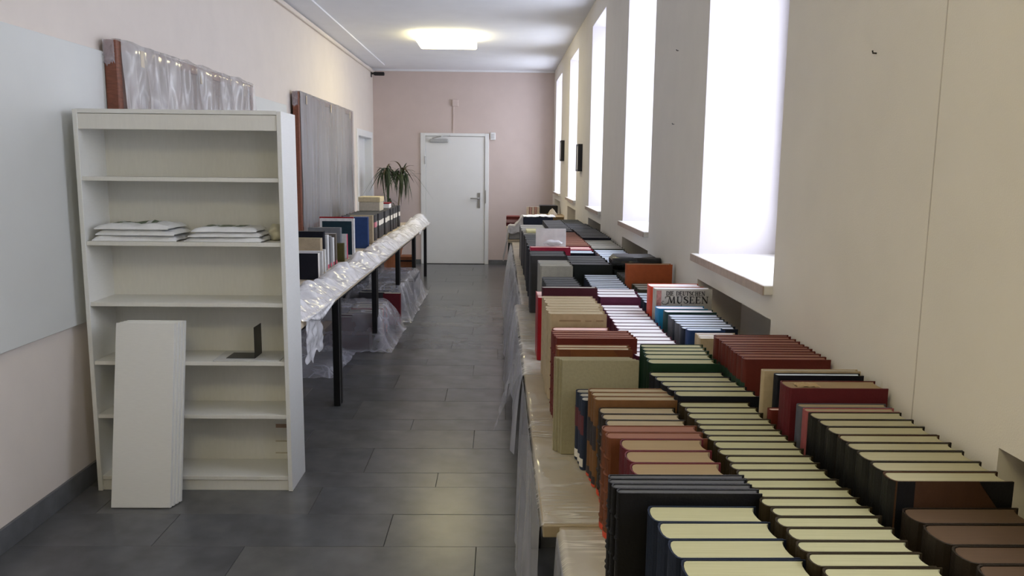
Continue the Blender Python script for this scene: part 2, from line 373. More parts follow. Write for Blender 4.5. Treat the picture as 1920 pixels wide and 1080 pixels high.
wrapped(3.98,6.13,.95,2.085,-1.835,'brown framed picture in milky plastic wrap hanging above the bookcase',M_REDART,P_WRAP1,3,1.6)
wrapped(7.52,10.25,.88,2.17,-1.84,'large grey picture in plastic wrap hanging above the left tables',M_GREYART,P_WRAP2,11,.5)

# ------------------------------------------------------------------ bookcase
BX0,BX1,BY0,BY1=-1.845,-.948,3.555,3.80
bc=thing('bookcase','white open bookcase standing against the left wall panels','bookcase',((BX0+BX1)/2,BY0,0)); hw=(BX1-BX0)/2; dp=BY1-BY0
ZT=1.735
for s_ in (-1,1):
    x0=-hw if s_<0 else hw-.020
    MB().box(x0,x0+.020,0,dp,0,ZT-.004,.0015).build('side_panel', M_WHITE, bc)
MB().box(-hw+.020,hw-.020,.0,dp,ZT-.020,ZT-.002,.001).build('top_panel', M_WHITE, bc)
MB().box(-hw+.020,hw-.020,.004,.022,ZT-.088,ZT-.022,.001).build('top_rail', M_SHELF, bc)
MB().box(-hw+.020,hw-.020,dp-.010,dp-.003,.02,ZT-.02).build('back_panel', M_SHELF, bc)
MB().box(-hw+.020,hw-.020,.012,.030,0,.062,.001).build('plinth', M_SHELF, bc)
SHZ=[]
for py in (335.5,457,571,681,781,896):
    z=on(345,py,1,BY0).z; SHZ.append(z)
    MB().box(-hw+.0205,hw-.0205,.006,dp-.010,z-.012,z+.006,.0012).build('shelf', M_SHELF, bc)
for py0,py1,c in ((795,802,(.4,.27,.2)),(826,828,(.5,.45,.35)),(848,850,(.5,.45,.35)),(870,873,(.45,.36,.3))):
    a=on(517,py0,1,BY1-.011); b=on(545,py1,1,BY1-.011)
    MB().box(a.x-bc.location.x,min(b.x-bc.location.x,hw-.021),dp-.0115,dp-.0095,b.z,a.z).build('tape_mark', mat('tape_%d'%py0,c,.6), bc)
# spare shelf boards leaning against the bookcase
lean=math.radians(10.85)
for i in range(4):
    rnd(0,1); o=MB().box(0,.258,0,.021,0,.812,.0012).build('shelf_board', M_WHITE, loc=(-1.693+.0065*i,3.358+.0214*i,.0042), rot=(-lean,0,0))
    tag(o,('front board of the loose white shelf boards leaning on the bookcase','second from the front of the loose white shelf boards','third from the front of the loose white shelf boards','loose white shelf board directly touching the bookcase')[i],'shelf board','loose shelf boards leaning on the bookcase')
# loose board with a bookend on it
zs=SHZ[3]+.006
tag(MB().box(-.15,.15,-.09,.10,0,.006,.001).build('loose_board', mat('board_grey',(.62,.62,.60),.5), loc=(-1.145,3.655,zs+.0005), rot=(0,0,.03)),'thin pale board lying on the bookcase shelf under the bookend','board')
t=thing('bookend','black metal bookend standing on a thin board in the bookcase','bookend',(-1.115,3.655,zs+.007))
MB().box(-.13,.002,-.055,.055,0,.0016).build('base_plate', M_BLACK, t)
MB().box(0,.0018,-.055,.055,.0016,.145,.0006).build('upright_plate', M_BLACK, t)
# folded plastic bags on the second shelf
zs=SHZ[1]+.006
M_BAG=mat('bag_white',(.84,.85,.86),.35,.03,30,.3,60); M_PRINT=mat('bag_print',(.17,.22,.15),.5,.5,60)
def bag(cx,cy,z,L,Wd,h,seed,label,group,prt):
    t=thing('folded_bag',label,'plastic bag',(cx,cy,z),rnd(-.05,.05),group)
    def top(u,v):
        x=(u-.5)*L; yv=(v-.5)*Wd; e=min(1,min(u,1-u)*9,min(v,1-v)*9)
        z_=h*(.25+.75*math.sqrt(max(0,e)))+nz(x*(14 if group[0]=='l' else 28),yv*20,seed)*(.013 if group[0]=='l' else .005)*e
        if not prt: z_=min(z_,h+.0006)
        return (x+nz(v*3,seed)*.012*(abs(u-.5)>.4), yv+nz(u*4,seed,5)*.006, z_)
    MB().grid(top,30,14).grid(lambda u,v:((u-.5)*L*.98,(v-.5)*Wd*.97,.0005),6,4).grid(lambda u,v:((u-.5)*L+nz(u*20,v*2,seed)*.003,-Wd/2+nz(u*4,seed,5)*.006-.004*math.sin(v*3.1416),h*.25*v+.0005),30,3).build('bag_body', M_BAG, t, smooth=True)
    if prt:
        for k in range(3):
            x=-L*.28+k*L*.24
            def pf(u,v,x=x,k=k):
                X=x+(u-.5)*L*(.16+.05*(k%2)); Y=(v-.5)*Wd*.45
                return (X,Y,h+nz(X*(14 if group[0]=='l' else 28),Y*20,seed)*(.013 if group[0]=='l' else .005)+.0012)
            MB().grid(pf,10,8).build('print_patch', M_PRINT, t)
    return t
for i in range(3): bag(-1.620+(0,.008,-.006)[i],3.672,zs+.026*i,.370-.02*i,.20,.026,i+2,('bottom','middle','top printed')[i]+' crumpled white plastic bag in the loose pile on the bookcase shelf','loose white bags on the bookcase shelf',i==2)
for i in range(3): bag(-1.225,3.668,zs+.022*i,.345-.03*i,.19,.022,i+12,('bottom','middle','top printed')[i]+' folded white plastic bag in the flat stack on the bookcase shelf','folded white bags on the bookcase shelf',i==2)
t=thing('crumpled_bag','yellowish crumpled bag at the end of the folded stack on the bookcase shelf','plastic bag',(-1.022,3.695,zs))
def blob(u,v):
    th=u*2*math.pi; ph=v*math.pi; r=1+.35*nz(math.cos(th)*1.6*math.sin(ph),math.sin(th)*1.6*math.sin(ph),math.cos(ph)*1.6+4)
    return (.033*r*math.sin(ph)*math.cos(th),.06*r*math.sin(ph)*math.sin(th),.036+.037*r*-math.cos(ph) if True else 0)
MB().grid(blob,22,14).build('bag_body', mat('bag_yellow',(.62,.58,.42),.4,.1,20), t, smooth=True)
for i in range(3): pass

# ------------------------------------------------------------------ tables
ZTOP=.74
def table(name,x0,x1,y0,y1,label,group,top,legs=True,th=.028):
    t=thing(name,label,'table',((x0+x1)/2,(y0+y1)/2,0),0,group); hx=(x1-x0)/2; hy=(y1-y0)/2-.001
    MB().box(-hx,hx,-hy,hy,ZTOP-th,ZTOP,.002).build('table_top', top, t)
    s_=.040
    lm=MB().box(-s_/2,s_/2,-s_/2,s_/2,0,ZTOP-th,.003).mesh('leg',M_BLACK)
    for sx in (-1,1):
        for sy in (-1,1): inst('leg',lm,t,(sx*(hx-.055),sy*(hy-.03),0))
    for sx in (-1,1): MB().box(sx*(hx-.055)-.012,sx*(hx-.055)+.012,-hy+.05,hy-.05,ZTOP-th-.045,ZTOP-th).build('apron', M_BLACK, t)
    for sy in (-1,1): MB().box(-hx+.075,hx-.075,sy*(hy-.03)-.012,sy*(hy-.03)+.012,ZTOP-th-.045,ZTOP-th).build('cross_rail', M_BLACK, t)
    return t
LT=[(3.83,4.945),(4.945,6.50),(6.50,8.0),(8.0,9.52),(9.52,11.02)]
for (a,b),lab in zip(LT,('pale wood table on black legs directly behind the bookcase','pale wood table on black legs carrying the mixed paperbacks','pale wood table on black legs carrying the blue volumes','pale wood table on black legs under the start of the dark volumes','pale wood table on black legs at the end by the potted plant')):
    table('folding_table',-1.70,-.955,a,b,lab,'tables along the left wall',M_TTOP)
RT=[(.20,1.618,.135),(1.622,3.04,.100),(3.045,4.42,.105),(4.425,5.80,.135),(5.805,7.02,.14),(7.025,8.22,.14),(8.45,9.95,.10),(9.955,11.5,.10)]
RL=['grey table at the near end of the book rows','grey table under the cream and tan bound volumes','grey table under the maroon volumes','grey table under the dark binders','grey table behind the white card','grey table at the end of the window book rows','grey table under the covered pile by the back wall','grey table by the baseboard of the back wall']
for (a,b,x),lab in zip(RT,RL): table('book_table',x,.815,a,b,lab,'tables along the window wall',M_TTOPG)

# ------------------------------------------------------------------ books
BOOKMESH={}
def cover_mesh(w_,t_,h,c,rb,mats):
    key=(round(w_,3),round(t_,4),round(h,3),c,rb,mats.name)
    if key in BOOKMESH: return BOOKMESH[key]
    n=6; outer=[(w_,0)]; inner=[(w_,c)]
    for i in range(n+1):
        a=math.pi*i/n; outer.append((.004-rb*math.sin(a), t_/2-t_/2*math.cos(a))); inner.append((.004+c-rb*math.sin(a)*.98, t_/2-(t_/2-c)*math.cos(a)))
    outer.append((w_,t_)); inner.append((w_,t_-c))
    m=MB(); k=len(outer); vs=[(x,y,0) for x,y in outer]+[(x,y,0) for x,y in inner]+[(x,y,h) for x,y in outer]+[(x,y,h) for x,y in inner]
    fs=[]
    for i in range(k-1):
        fs+= [(i,i+1,k+i+1,k+i),(2*k+i,3*k+i,3*k+i+1,2*k+i+1),(i,2*k+i,2*k+i+1,i+1),(k+i,k+i+1,3*k+i+1,3*k+i)]
    fs+=[(0,k,3*k,2*k),(k-1,3*k-1,4*k-1,2*k-1)] if False else [(0,k,3*k,2*k),(k-1,3*k-1,4*k-1,2*k+k-1)]
    BOOKMESH[key]=m.add(vs,fs).mesh('cover',mats); return BOOKMESH[key]
def page_mesh(w_,t_,h,c,rb,mats):
    key=('p',round(w_,3),round(t_,4),round(h,3),c,rb,mats.name)
    if key in BOOKMESH: return BOOKMESH[key]
    n=6; P=[]; y0=c+.0003; y1=t_-c-.0003; e=.0016
    for i in range(n+1):
        a=math.pi*i/n; P.append((.004+c+.0005-rb*math.sin(a)*.9, (y0+y1)/2-(y1-y0)/2*math.cos(a)))
    for i in range(n+1):
        a=math.pi*i/n; P.append((w_-.004-rb*.8*math.sin(a), (y0+y1)/2+(y1-y0)/2*math.cos(a)))
    k=len(P); m=MB(); vs=[(x,y,e) for x,y in P]+[(x,y,h-e) for x,y in P]
    fs=[(i,(i+1)%k,k+(i+1)%k,k+i) for i in range(k)]
    for i in range(n): fs+=[(k+i,k+i+1,k+2*n-i,k+2*n+1-i),(i,2*n+1-i,2*n-i,i+1)]
    BOOKMESH[key]=m.add(vs,fs).mesh('page_block',mats); return BOOKMESH[key]
def cov(name,col,rough=.6,var=.09,scale=40): return mat('cover_'+name,col,rough,var,scale,.12,200,spec=.25)
def pag(name,col): return mat('pages_'+name,col,.85,.10,60,0,None,(.15,14,.15))
PG_CREAM=pag('cream',(.42,.40,.235)); PG_WHITE=pag('white',(.90,.88,.90)); PG_TAN=pag('tan',(.30,.21,.11)); PG_GREY=pag('grey',(.40,.38,.33))
PG_PINK=pag('pink',(.80,.55,.50)); PG_ROSE=pag('rose',(.26,.115,.075)); PG_BROWN=pag('brown',(.095,.055,.028)); PG_OLD=pag('old',(.36,.29,.18)); PG_AGED=pag('aged',(.40,.365,.225)); PG_DARK=pag('dark',(.09,.09,.095)); PG_BLUE=pag('bluewhite',(.68,.76,.86))
def book(x,y,z,w_,t_,h,cm,pm,label,group=None,rot=0,flip=False,c=.0025,rb=None,name='book',opts=()):
    """a standing book: spine at x, cover nearest the door end at y+t"""
    rb=min(.009,t_*.25) if rb is None else rb
    t=thing(name,label,'book',(x,y,z),rot,group)
    if flip: t.rotation_euler=(0,0,rot+math.pi); t.location=(x,y+t_,z)
    t_=round(t_,4)
    inst('cover',cover_mesh(w_,t_,h,c,rb,cm),t); inst('page_block',page_mesh(w_,t_,h,c,rb,pm),t)
    for o in opts:
        if o[0]=='label':                         # patch on the spine: z0,z1 as fractions
            _,z0,z1,m_=o
            def sp(u,v): a=math.pi*(.08+.84*u); return (.004-(rb+.0007)*math.sin(a)-.0002, t_/2-t_/2*math.cos(a), h*(z0+(z1-z0)*v))
            MB().grid(sp,6,1).build('spine_label',m_,t)
        if o[0]=='half':                          # half leather: darker spine strip and corners on the near board
            m_=o[1]
            MB().box(.004,w_*.17,-.0007,.0003,0,h).build('leather_strip',m_,t)
            for zz,sg in ((0,1),(h,-1)):
                MB().add([(w_+.0004,-.0007,zz),(w_-.055,-.0007,zz),(w_+.0004,-.0007,zz+.075*sg),(w_+.0004,.0004,zz),(w_-.055,.0004,zz),(w_+.0004,.0004,zz+.075*sg)],[(0,1,2),(3,5,4),(0,3,4,1),(1,4,5,2),(2,5,3,0)]).build('leather_corner',m_,t)
        if o[0]=='band':
            _,z0,z1,m_=o
            MB().box(.02,w_-.02,-.0008,.0003,h*z0,h*z1).build('cover_print',m_,t)
        if o[0]=='ribs':
            for k in range(5):
                q=.1+.17*k
                def sp(u,v,q=q): a=math.pi*(.05+.9*u); return (.004-(rb+.0022*math.sin(v*3.14))*math.sin(a)-.0003, t_/2-t_/2*math.cos(a), h*q+.006*v)
                MB().grid(sp,6,2).build('raised_band',cm,t)
    return t
ZB=ZTOP+.003
ORD='first second third fourth fifth sixth seventh eighth ninth tenth eleventh twelfth thirteenth fourteenth fifteenth sixteenth seventeenth eighteenth nineteenth twentieth twenty-first'.split()
def nth(label,k):
    """single out one book of a run by counting from the end of the run nearest the back door"""
    if len(label.split())>12: label=' '.join(label.split()[:12])
    return label+', '+ORD[k]+' from door end'
def run(zt,farL,nearL,w_,n,cm,pm,label,group,jit=.0015,tj=.15,opts=(),yrange=None,hj=.0,xs=None,rb=None,c=.0025,covers=None,pages=None):
    A=on(*farL,2,zt); B=on(*nearL,2,zt); ya,yb=(A.y,B.y) if yrange is None else (yrange[1],yrange[0])
    ws=[1+rnd(-tj,tj) for _ in range(n)]; tot=sum(ws); y=yb; out=[]
    for i in range(n):
        th=(ya-yb)*ws[i]/tot; f=(y+th/2-B.y)/(A.y-B.y) if abs(A.y-B.y)>1e-5 else 0
        f=max(0,min(1,f)); x=(B.x+(A.x-B.x)*f if xs is None else xs)+rnd(-jit,jit)
        out.append(book(x,y+.0004,ZB,w_,round(th-.0009,3)-.0002,round(zt-ZB+rnd(-hj,hj),3),(covers[i%len(covers)] if covers else cm),(pages[i%len(pages)] if pages else pm),(nth(label,n-1-i) if n>1 else label),group,rnd(-.006,.006) if n>1 else 0,rb=rb,c=c,opts=opts))
        y+=th
    return out
NAVY=cov('navy',(.006,.007,.014)); NAVYB=cov('navy_blue',(.010,.016,.034)); BLACKC=cov('black',(.008,.008,.009),.4); CRIM=cov('crimson',(.105,.012,.018)); TERRA=cov('terracotta',(.15,.048,.02)); LEATH=cov('leather',(.018,.012,.008),.45)
TANC=cov('tan',(.17,.08,.03)); BLUM=cov('blue_grey',(.02,.03,.06)); CREAM=cov('cream_linen',(.33,.30,.20),.8,.06,120); ORB=cov('orange_brown',(.18,.065,.02)); REDB=cov('red_brown',(.13,.022,.016)); BEIGE=cov('beige_card',(.46,.37,.25),.8)
RED=cov('bright_red',(.30,.006,.014),.4); MAROON=cov('maroon',(.05,.008,.015),.5); DGREY=cov('dark_grey',(.05,.05,.055)); GREYC=cov('grey',(.26,.25,.24)); DBROWN=cov('dark_brown',(.028,.019,.008)); DGREEN=cov('dark_green',(.008,.035,.018)); PINKR=cov('pink_red',(.50,.03,.08)); PLUM=cov('plum',(.085,.014,.042)); TEAL=cov('teal',(.02,.06,.065)); SLATE=cov('slate',(.10,.105,.135)); OXB=cov('oxblood',(.115,.02,.015)); ORANGE=cov('orange',(.36,.085,.028)); BRIGHTOR=cov('red_orange',(.62,.07,.03),.4); SKYB=cov('sky_blue',(.02,.22,.48),.4); BINDER=cov('binder',(.010,.014,.014),.4); ROSEC=cov('rose',(.32,.09,.10)); BROWNP=cov('brown_paper',(.06,.026,.012)); BLUEV=cov('royal_blue',(.02,.05,.16))
M_WLAB=mat('label_white',(.75,.72,.66),.7); M_REDLAB=mat('label_red',(.65,.08,.04),.6); M_GRLAB=mat('label_green',(.015,.045,.028),.6); M_DKLAB=mat('label_dark',(.03,.025,.03),.6); M_PLAB=mat('label_plum',(.12,.03,.04),.6)
# --- first row, along the table edge
run(.95,(1213,948),(1300,1090),.178,4,NAVYB,PG_CREAM,'thick navy bound volume with cream pages before the black folios','navy volumes at the near end',tj=.06)
run(.965,(1138,889),(1160,925),.242,4,BLACKC,PG_DARK,'black worn leather folio with dark page tops','black leather folios',jit=.004,tj=.1,opts=(('ribs',),))
run(.962,(1168,824),(1195,890),.165,3,CRIM,PG_TAN,'crimson spined volume with thick tan page block behind the black folios','crimson volumes',rb=.012,yrange=(1.35,1.545))
run(.960,(1131,799),(1142,822),.200,2,TERRA,PG_ROSE,'worn terracotta leather volume between the crimson and black-spined volumes','terracotta leather volumes',opts=(('ribs',),('label',.0,.06,M_REDLAB)),yrange=(1.552,1.636))
run(.945,(1125,764),(1142,800),.178,3,LEATH,PG_OLD,'black-spined leather volume with gilt ribs and brown pages','black-spined leather volumes',opts=(('ribs',),('label',.0,.07,M_REDLAB)),yrange=(1.672,1.815))
run(.960,(1103,727),(1119,750),.198,3,TANC,PG_OLD,'orange-tan leather volume with dark spine bands','orange-tan leather volumes',opts=(('label',.42,.70,M_DKLAB),('label',.03,.12,M_DKLAB),('label',.0,.03,M_REDLAB)),yrange=(1.822,1.927))
run(.925,(1081,729),(1095,752),.190,3,BLUM,PG_GREY,'blue-grey volume with plum band and white shelf label on the spine','blue-grey labelled volumes',opts=(('label',.50,.78,M_PLAB),('label',.04,.16,M_WLAB)),yrange=(1.934,2.042))
run(1.000,(1036,669),(1057,676),.205,4,CREAM,PG_CREAM,'slim cream linen large-format book','slim cream linen books',c=.002,yrange=(2.050,2.092),jit=.002)
run(.990,(1042,646),(1048,656),.212,2,ORB,PG_OLD,'orange-brown half-leather volume behind the cream linen books','orange-brown volumes',opts=(('half',TERRA),),yrange=(2.22,2.285))
run(1.000,(1033,619),(1046,635),.240,4,REDB,PG_ROSE,'red-brown bound volume with reddish page tops in the row of four','red-brown volumes',yrange=(2.325,2.445),opts=(('ribs',),))
run(.990,(1040,613),(1040,620),.178,1,TERRA,PG_PINK,'book with a pink page top behind the red-brown volumes',None,yrange=(2.49,2.545),rb=.012)
bf=run(1.030,(1021,556),(1033,589),.185,7,BEIGE,PG_OLD,'slim beige card-covered folder volume','beige folder volumes',c=.0018,yrange=(2.562,2.93),jit=.006)
# the nearest beige folder carries faint printed lines
MB().box(.03,.10,-.0012,.0003,.262,.267).box(.115,.135,-.0012,.0003,.262,.266).box(.15,.175,-.0012,.0003,.262,.267).build('faint_print',mat('faint_print',(.30,.22,.14),.8),bf[0])
# single red book, spine to the near end, along the edge
book(.182,3.105,ZB,.175,.026,.252,RED,PG_PINK,'bright red book standing at the table edge before the maroon folio',None,math.pi/2)
run(1.030,(1018,540),(1018,543),.216,1,MAROON,PG_GREY,'dark maroon folio behind the beige folders',None,yrange=(3.135,3.175))
run(1.000,(1018,518),(1025,540),.150,5,DGREY,PG_DARK,'dark grey-green volume behind the dark maroon folio','dark grey-green volumes',yrange=(3.36,3.68),jit=.005,covers=[DGREY,cov('grey_green',(.035,.045,.042))])
run(1.030,(1010,487),(1015,503),.155,4,GREYC,PG_GREY,'pale grey cloth volume with faint gilt lines','pale grey cloth volumes',yrange=(3.85,4.10),jit=.004,covers=[cov('pale_grey',(.34,.33,.29)),GREYC])
run(1.045,(994,470),(998,486),.190,4,DGREY,PG_DARK,'charcoal volume before the pink-red book','charcoal volumes',yrange=(4.16,4.42),jit=.004,covers=[DGREY,NAVY])
run(1.060,(994,456),(996,466),.222,1,PINKR,PG_PINK,'pink-red book under the crumpled clear plastic',None,yrange=(4.46,4.52))
run(1.025,(976,430),(990,450),.195,12,LEATH,PG_DARK,'tall dark brown and navy volume beside the white card','dark volumes beside the white card',xs=0.185,yrange=(4.60,5.75),jit=.006,covers=[LEATH,NAVY,DGREY,NAVY])
run(1.015,(980,425),(982,430),.200,10,GREYC,PG_GREY,'grey bound volume at the far end of the edge row','grey volumes far along the edge',xs=0.185,yrange=(5.9,6.9),jit=.004,covers=[GREYC,DGREY])
# --- middle row
run(.960,(1273,752),(1560,1090),.166,21,DBROWN,PG_CREAM,'dark brown journal volume with cream pages in the long middle row','brown journal volumes in the middle row',yrange=(.99,1.812),jit=.003,tj=.12)
run(.972,(1216,697),(1275,743),.194,5,NAVY,PG_CREAM,'navy bound volume with cream pages before the dark green volumes','navy volumes in the middle row',yrange=(1.817,2.045),opts=(('label',.1,.35,M_GRLAB),))
run(.993,(1204,645),(1222,684),.180,5,DGREEN,PG_CREAM,'dark green bound volume with cream pages','dark green volumes',yrange=(2.05,2.285),rb=.012)
run(.955,(1128,571),(1196,668),.157,15,PLUM,PG_WHITE,'plum bound volume with bright white pages in the long run','plum volumes with white pages',yrange=(2.290,3.185),jit=.003,c=.002)
run(.985,(1118,540),(1122,557),.168,3,PLUM,PG_WHITE,'taller plum volume at the end of the white-paged run','taller plum volumes',yrange=(3.195,3.42),tj=.3)
run(.975,(1092,511),(1112,540),.165,8,NAVYB,PG_BLUE,'thin dark blue volume with bluish white page top','thin dark blue volumes',yrange=(3.46,3.96),jit=.003)
run(1.020,(1062,478),(1080,503),.200,4,BINDER,PG_DARK,'thick black-green binder in the middle row','black-green binders',xs=0.375,yrange=(4.0,4.42),jit=.004,rb=.012)
run(1.020,(1060,461),(1062,468),.155,2,NAVYB,PG_BLUE,'navy volume with a pale label before the brick-red run','navy volumes with pale page tops',xs=0.400,yrange=(4.55,4.70),opts=(('band',.80,.88,M_WLAB),))
run(1.020,(1050,430),(1063,458),.165,2,PINKR,PG_PINK,'raspberry-red volume at the near end of the brick-red run','raspberry-red volumes',xs=0.400,yrange=(4.76,4.92))
run(1.025,(1050,430),(1063,458),.170,12,cov('brick',(.16,.055,.04)),PG_ROSE,'brick-red bound volume in the far middle row','brick-red volumes',xs=0.405,yrange=(4.94,6.0))
run(1.030,(1042,414),(1048,430),.170,9,DGREY,PG_DARK,'dark grey volume behind the brick-red run','dark grey volumes far in the middle row',xs=0.400,yrange=(6.05,7.3),covers=[DGREY,cov('charcoal',(.03,.03,.034))])
# --- row along the window wall
run(.980,(1682,944),(1870,1090),.182,4,LEATH,PG_BROWN,'thick dark leather volume with brown page tops by the wall niche','thick dark leather volumes',yrange=(.93,1.178),rb=.014,opts=(('ribs',),))
run(1.020,(1513,770),(1680,903),.188,8,LEATH,PG_AGED,'black half-leather volume with old cream pages along the wall','black half-leather volumes',yrange=(1.184,1.545),jit=.002,opts=(('half',BLACKC),('label',0,1,BLACKC)),covers=[BROWNP,LEATH,LEATH,LEATH])
run(1.020,(1502,764),(1513,772),.188,1,ROSEC,PG_OLD,'rose-spined volume beside the black half-leather volumes',None,yrange=(1.546,1.574))
run(1.020,(1495,757),(1502,764),.188,1,SLATE,PG_OLD,'slate-spined volume against the tall crimson folio',None,yrange=(1.576,1.606))
t=run(1.050,(1468,719),(1492,735),.208,1,CRIM,PG_TAN,'tall thick crimson folio with torn paper on its tan page top',None,yrange=(1.612,1.675),rb=.008)[0]
MB().grid(lambda u,v:(.02+.05*u+.006*nz(v*4,1),.012+.035*v,.306+.006*abs(nz(u*9,v*5,2))),10,6).build('torn_paper',mat('torn_paper',(.40,.28,.14),.8),t)
book(.600,1.69,ZB,.10,.022,.235,REDB,PG_PINK,'small red book with a pink page top standing before the crimson folio')
run(1.050,(1425,698),(1428,704),.195,1,NAVY,PG_BLUE,'single tall navy book with a white page top before the beige one',None,xs=.618,yrange=(1.716,1.740))
run(1.052,(1414,697),(1416,699),.222,1,BEIGE,PG_GREY,'beige slip-covered book standing behind the single navy book',None,xs=.599,yrange=(1.748,1.768))
run(1.040,(1337,627),(1396,674),.212,10,OXB,PG_ROSE,'oxblood bound volume with a dark green spine label','oxblood volumes with green labels',yrange=(1.907,2.206),jit=.003,tj=.2,opts=(('label',.52,.80,M_GRLAB),))
run(.995,(1298,618),(1314,635),.125,3,BEIGE,PG_WHITE,'small beige paperback beside the oxblood volumes','small beige paperbacks',yrange=(2.36,2.445),jit=.004)
run(1.000,(1288,614),(1290,620),.115,1,BLUEV,PG_BLUE,'royal blue book next to the small beige paperbacks',None,yrange=(2.455,2.495))
run(.995,(1254,592),(1285,616),.174,6,SLATE,PG_BLUE,'slate grey cloth volume with bluish white page top','slate grey volumes',xs=0.598,yrange=(2.505,2.76),jit=.003,covers=[NAVYB,SLATE,SLATE])
run(1.000,(1246,582),(1250,590),.178,1,TEAL,PG_WHITE,'dark teal book between the slate volumes and the museum book',None,yrange=(2.775,2.83))
run(1.000,(1232,576),(1240,583),.180,1,SKYB,PG_WHITE,'bright blue spined book in front of the museum book',None,yrange=(2.845,2.905))
# the museum book with its title on the cover
mb=run(1.060,(1232,543),(1233,546),.212,1,cov('museum_grey',(.44,.42,.39),.45),PG_WHITE,'grey book titled DIE DEUTSCHEN MUSEEN on its cover',None,yrange=(2.93,2.975))[0]
GL={'I':(.34,[([(.17,0),(.17,1)],1),([(.02,0),(.32,0)],0),([(.02,1),(.32,1)],0)]),
'D':(.80,[([(.15,0),(.15,1)],1),([(0,1),(.40,1),(.62,.86)],0),([(.60,.88),(.70,.70),(.73,.5),(.70,.3),(.60,.12)],1),([(.62,.14),(.40,0),(0,0)],0)]),
'E':(.68,[([(.15,0),(.15,1)],1),([(0,1),(.58,1),(.58,.80)],0),([(.15,.52),(.44,.52)],0),([(.44,.62),(.44,.42)],0),([(0,0),(.62,0),(.62,.22)],0)]),
'U':(.84,[([(.17,1),(.17,.3),(.24,.1),(.42,0)],1),([(.42,0),(.60,.1),(.66,.3),(.66,1)],0),([(.02,1),(.32,1)],0),([(.54,1),(.78,1)],0)]),
'T':(.74,[([(.36,0),(.36,1)],1),([(.02,.78),(.02,1),(.70,1),(.70,.78)],0),([(.22,0),(.50,0)],0)]),
'S':(.62,[([(.52,.72),(.50,.88),(.36,.99),(.20,.97)],0),([(.20,.97),(.08,.84),(.10,.66),(.27,.54),(.44,.42),(.54,.27),(.49,.10)],1),([(.49,.10),(.35,.01),(.16,.03),(.05,.15),(.04,.28)],0)]),
'C':(.74,[([(.66,.74),(.58,.93),(.40,1),(.22,.92)],0),([(.24,.93),(.10,.72),(.06,.5),(.10,.28),(.24,.07)],1),([(.22,.08),(.40,0),(.58,.06),(.68,.24)],0)]),
'H':(.84,[([(.16,0),(.16,1)],1),([(.66,0),(.66,1)],1),([(.16,.52),(.66,.52)],0)]+[([(c-.14,z),(c+.14,z)],0) for c in (.16,.66) for z in (0,1)]),
'N':(.88,[([(.14,0),(.14,1)],0),([(.74,0),(.74,1)],0),([(.12,1),(.72,.03)],1),([(0,1),(.16,1)],0),([(.02,0),(.26,0)],0),([(.62,1),(.86,1)],0)]),
'M':(1.02,[([(.06,0),(.24,1)],0),([(.24,1),(.50,.05)],1),([(.50,.05),(.80,1)],0),([(.80,1),(.86,0)],1),([(-.04,0),(.16,0)],0),([(.74,0),(.98,0)],0)]),' ':(.42,[])}
def text(body,x0,x1,z0,hh,parent,m_,thick,thin):
    wid=sum(GL[c][0]+.10 for c in body); sx=(x1-x0)/wid; x=x0; m=MB()
    for c in body:
        for pts,bold in GL[c][1]:
            wd=(thick if bold else thin)/2
            P=[(x+p[0]*sx,z0+p[1]*hh) for p in pts]
            for (ax_,az),(bx_,bz) in zip(P,P[1:]):
                d=Vector((bx_-ax_,bz-az)); d.normalize(); nx,nz_=-d.y*wd,d.x*wd; ex,ez=d.x*wd*.4,d.y*wd*.4
                q=[(ax_-ex+nx,az-ez+nz_),(ax_-ex-nx,az-ez-nz_),(bx_+ex-nx,bz+ez-nz_),(bx_+ex+nx,bz+ez+nz_)]
                m.add([(u,-.0011,v) for u,v in q]+[(u,.0003,v) for u,v in q],[(0,1,2,3),(7,6,5,4),(0,4,5,1),(1,5,6,2),(2,6,7,3),(3,7,4,0)])
        x+=(GL[c][0]+.10)*sx
    return m.build('title_lettering',m_,parent)
M_INK=mat('ink',(.012,.012,.015),.5)
text('DIE DEUTSCHEN',.040,.186,.2925,.0155,mb,mat('ink_grey',(.035,.035,.04),.5),.0030,.0014)
text('MUSEEN',.046,.201,.2635,.0245,mb,M_INK,.0048,.0020)
MB().tube([(.055,-.0008,.288),(.046,-.0008,.2895),(.038,-.0008,.287),(.036,-.0008,.2835),(.040,-.0008,.282)],.0012,5).tube([(.047,-.0008,.2645),(.040,-.0008,.2585),(.030,-.0008,.2595),(.024,-.0008,.266),(.027,-.0008,.271),(.032,-.0008,.270)],.0011,5).build('title_swash',M_INK,mb)
MB().box(.004,.022,-.0009,.0003,.20,.311).build('cover_picture',mat('print_rose',(.35,.16,.15),.5,.4,60),mb)
MB().box(.03,.2,-.0009,.0003,.235,.2365).box(.12,.19,-.0009,.0003,.225,.232).build('cover_picture',mat('print_dark',(.06,.05,.05),.5,.4,60),mb)
MB().tube([(.098,-.001,.262),(.098,-.001,.254)],.0008,5).tube([(.098,-.001,.254),(.098,-.001,.248),(.098,-.001,.244)],[.001,.0075,.0085],8).build('cover_picture',M_INK,mb)
run(1.060,(1218,535),(1222,540),.198,1,BRIGHTOR,PG_WHITE,'red-orange spined book directly behind the museum book',None,yrange=(2.985,3.07))
run(.965,(1195,553),(1205,565),.16,5,NAVYB,PG_BLUE,'low dark blue book between museum book and big orange book','low dark blue books by the wall',xs=0.600,yrange=(3.10,3.45),jit=.003)
run(.975,(1195,553),(1205,565),.16,3,cov('moss',(.05,.05,.03)),PG_GREY,'low moss-coloured book before the big orange book','low moss-coloured books',xs=0.620,yrange=(3.47,3.66))
run(1.060,(1168,497),(1170,500),.212,1,ORANGE,PG_TAN,'big orange-brown book standing taller than the wall row',None,xs=.598,yrange=(3.69,3.735))
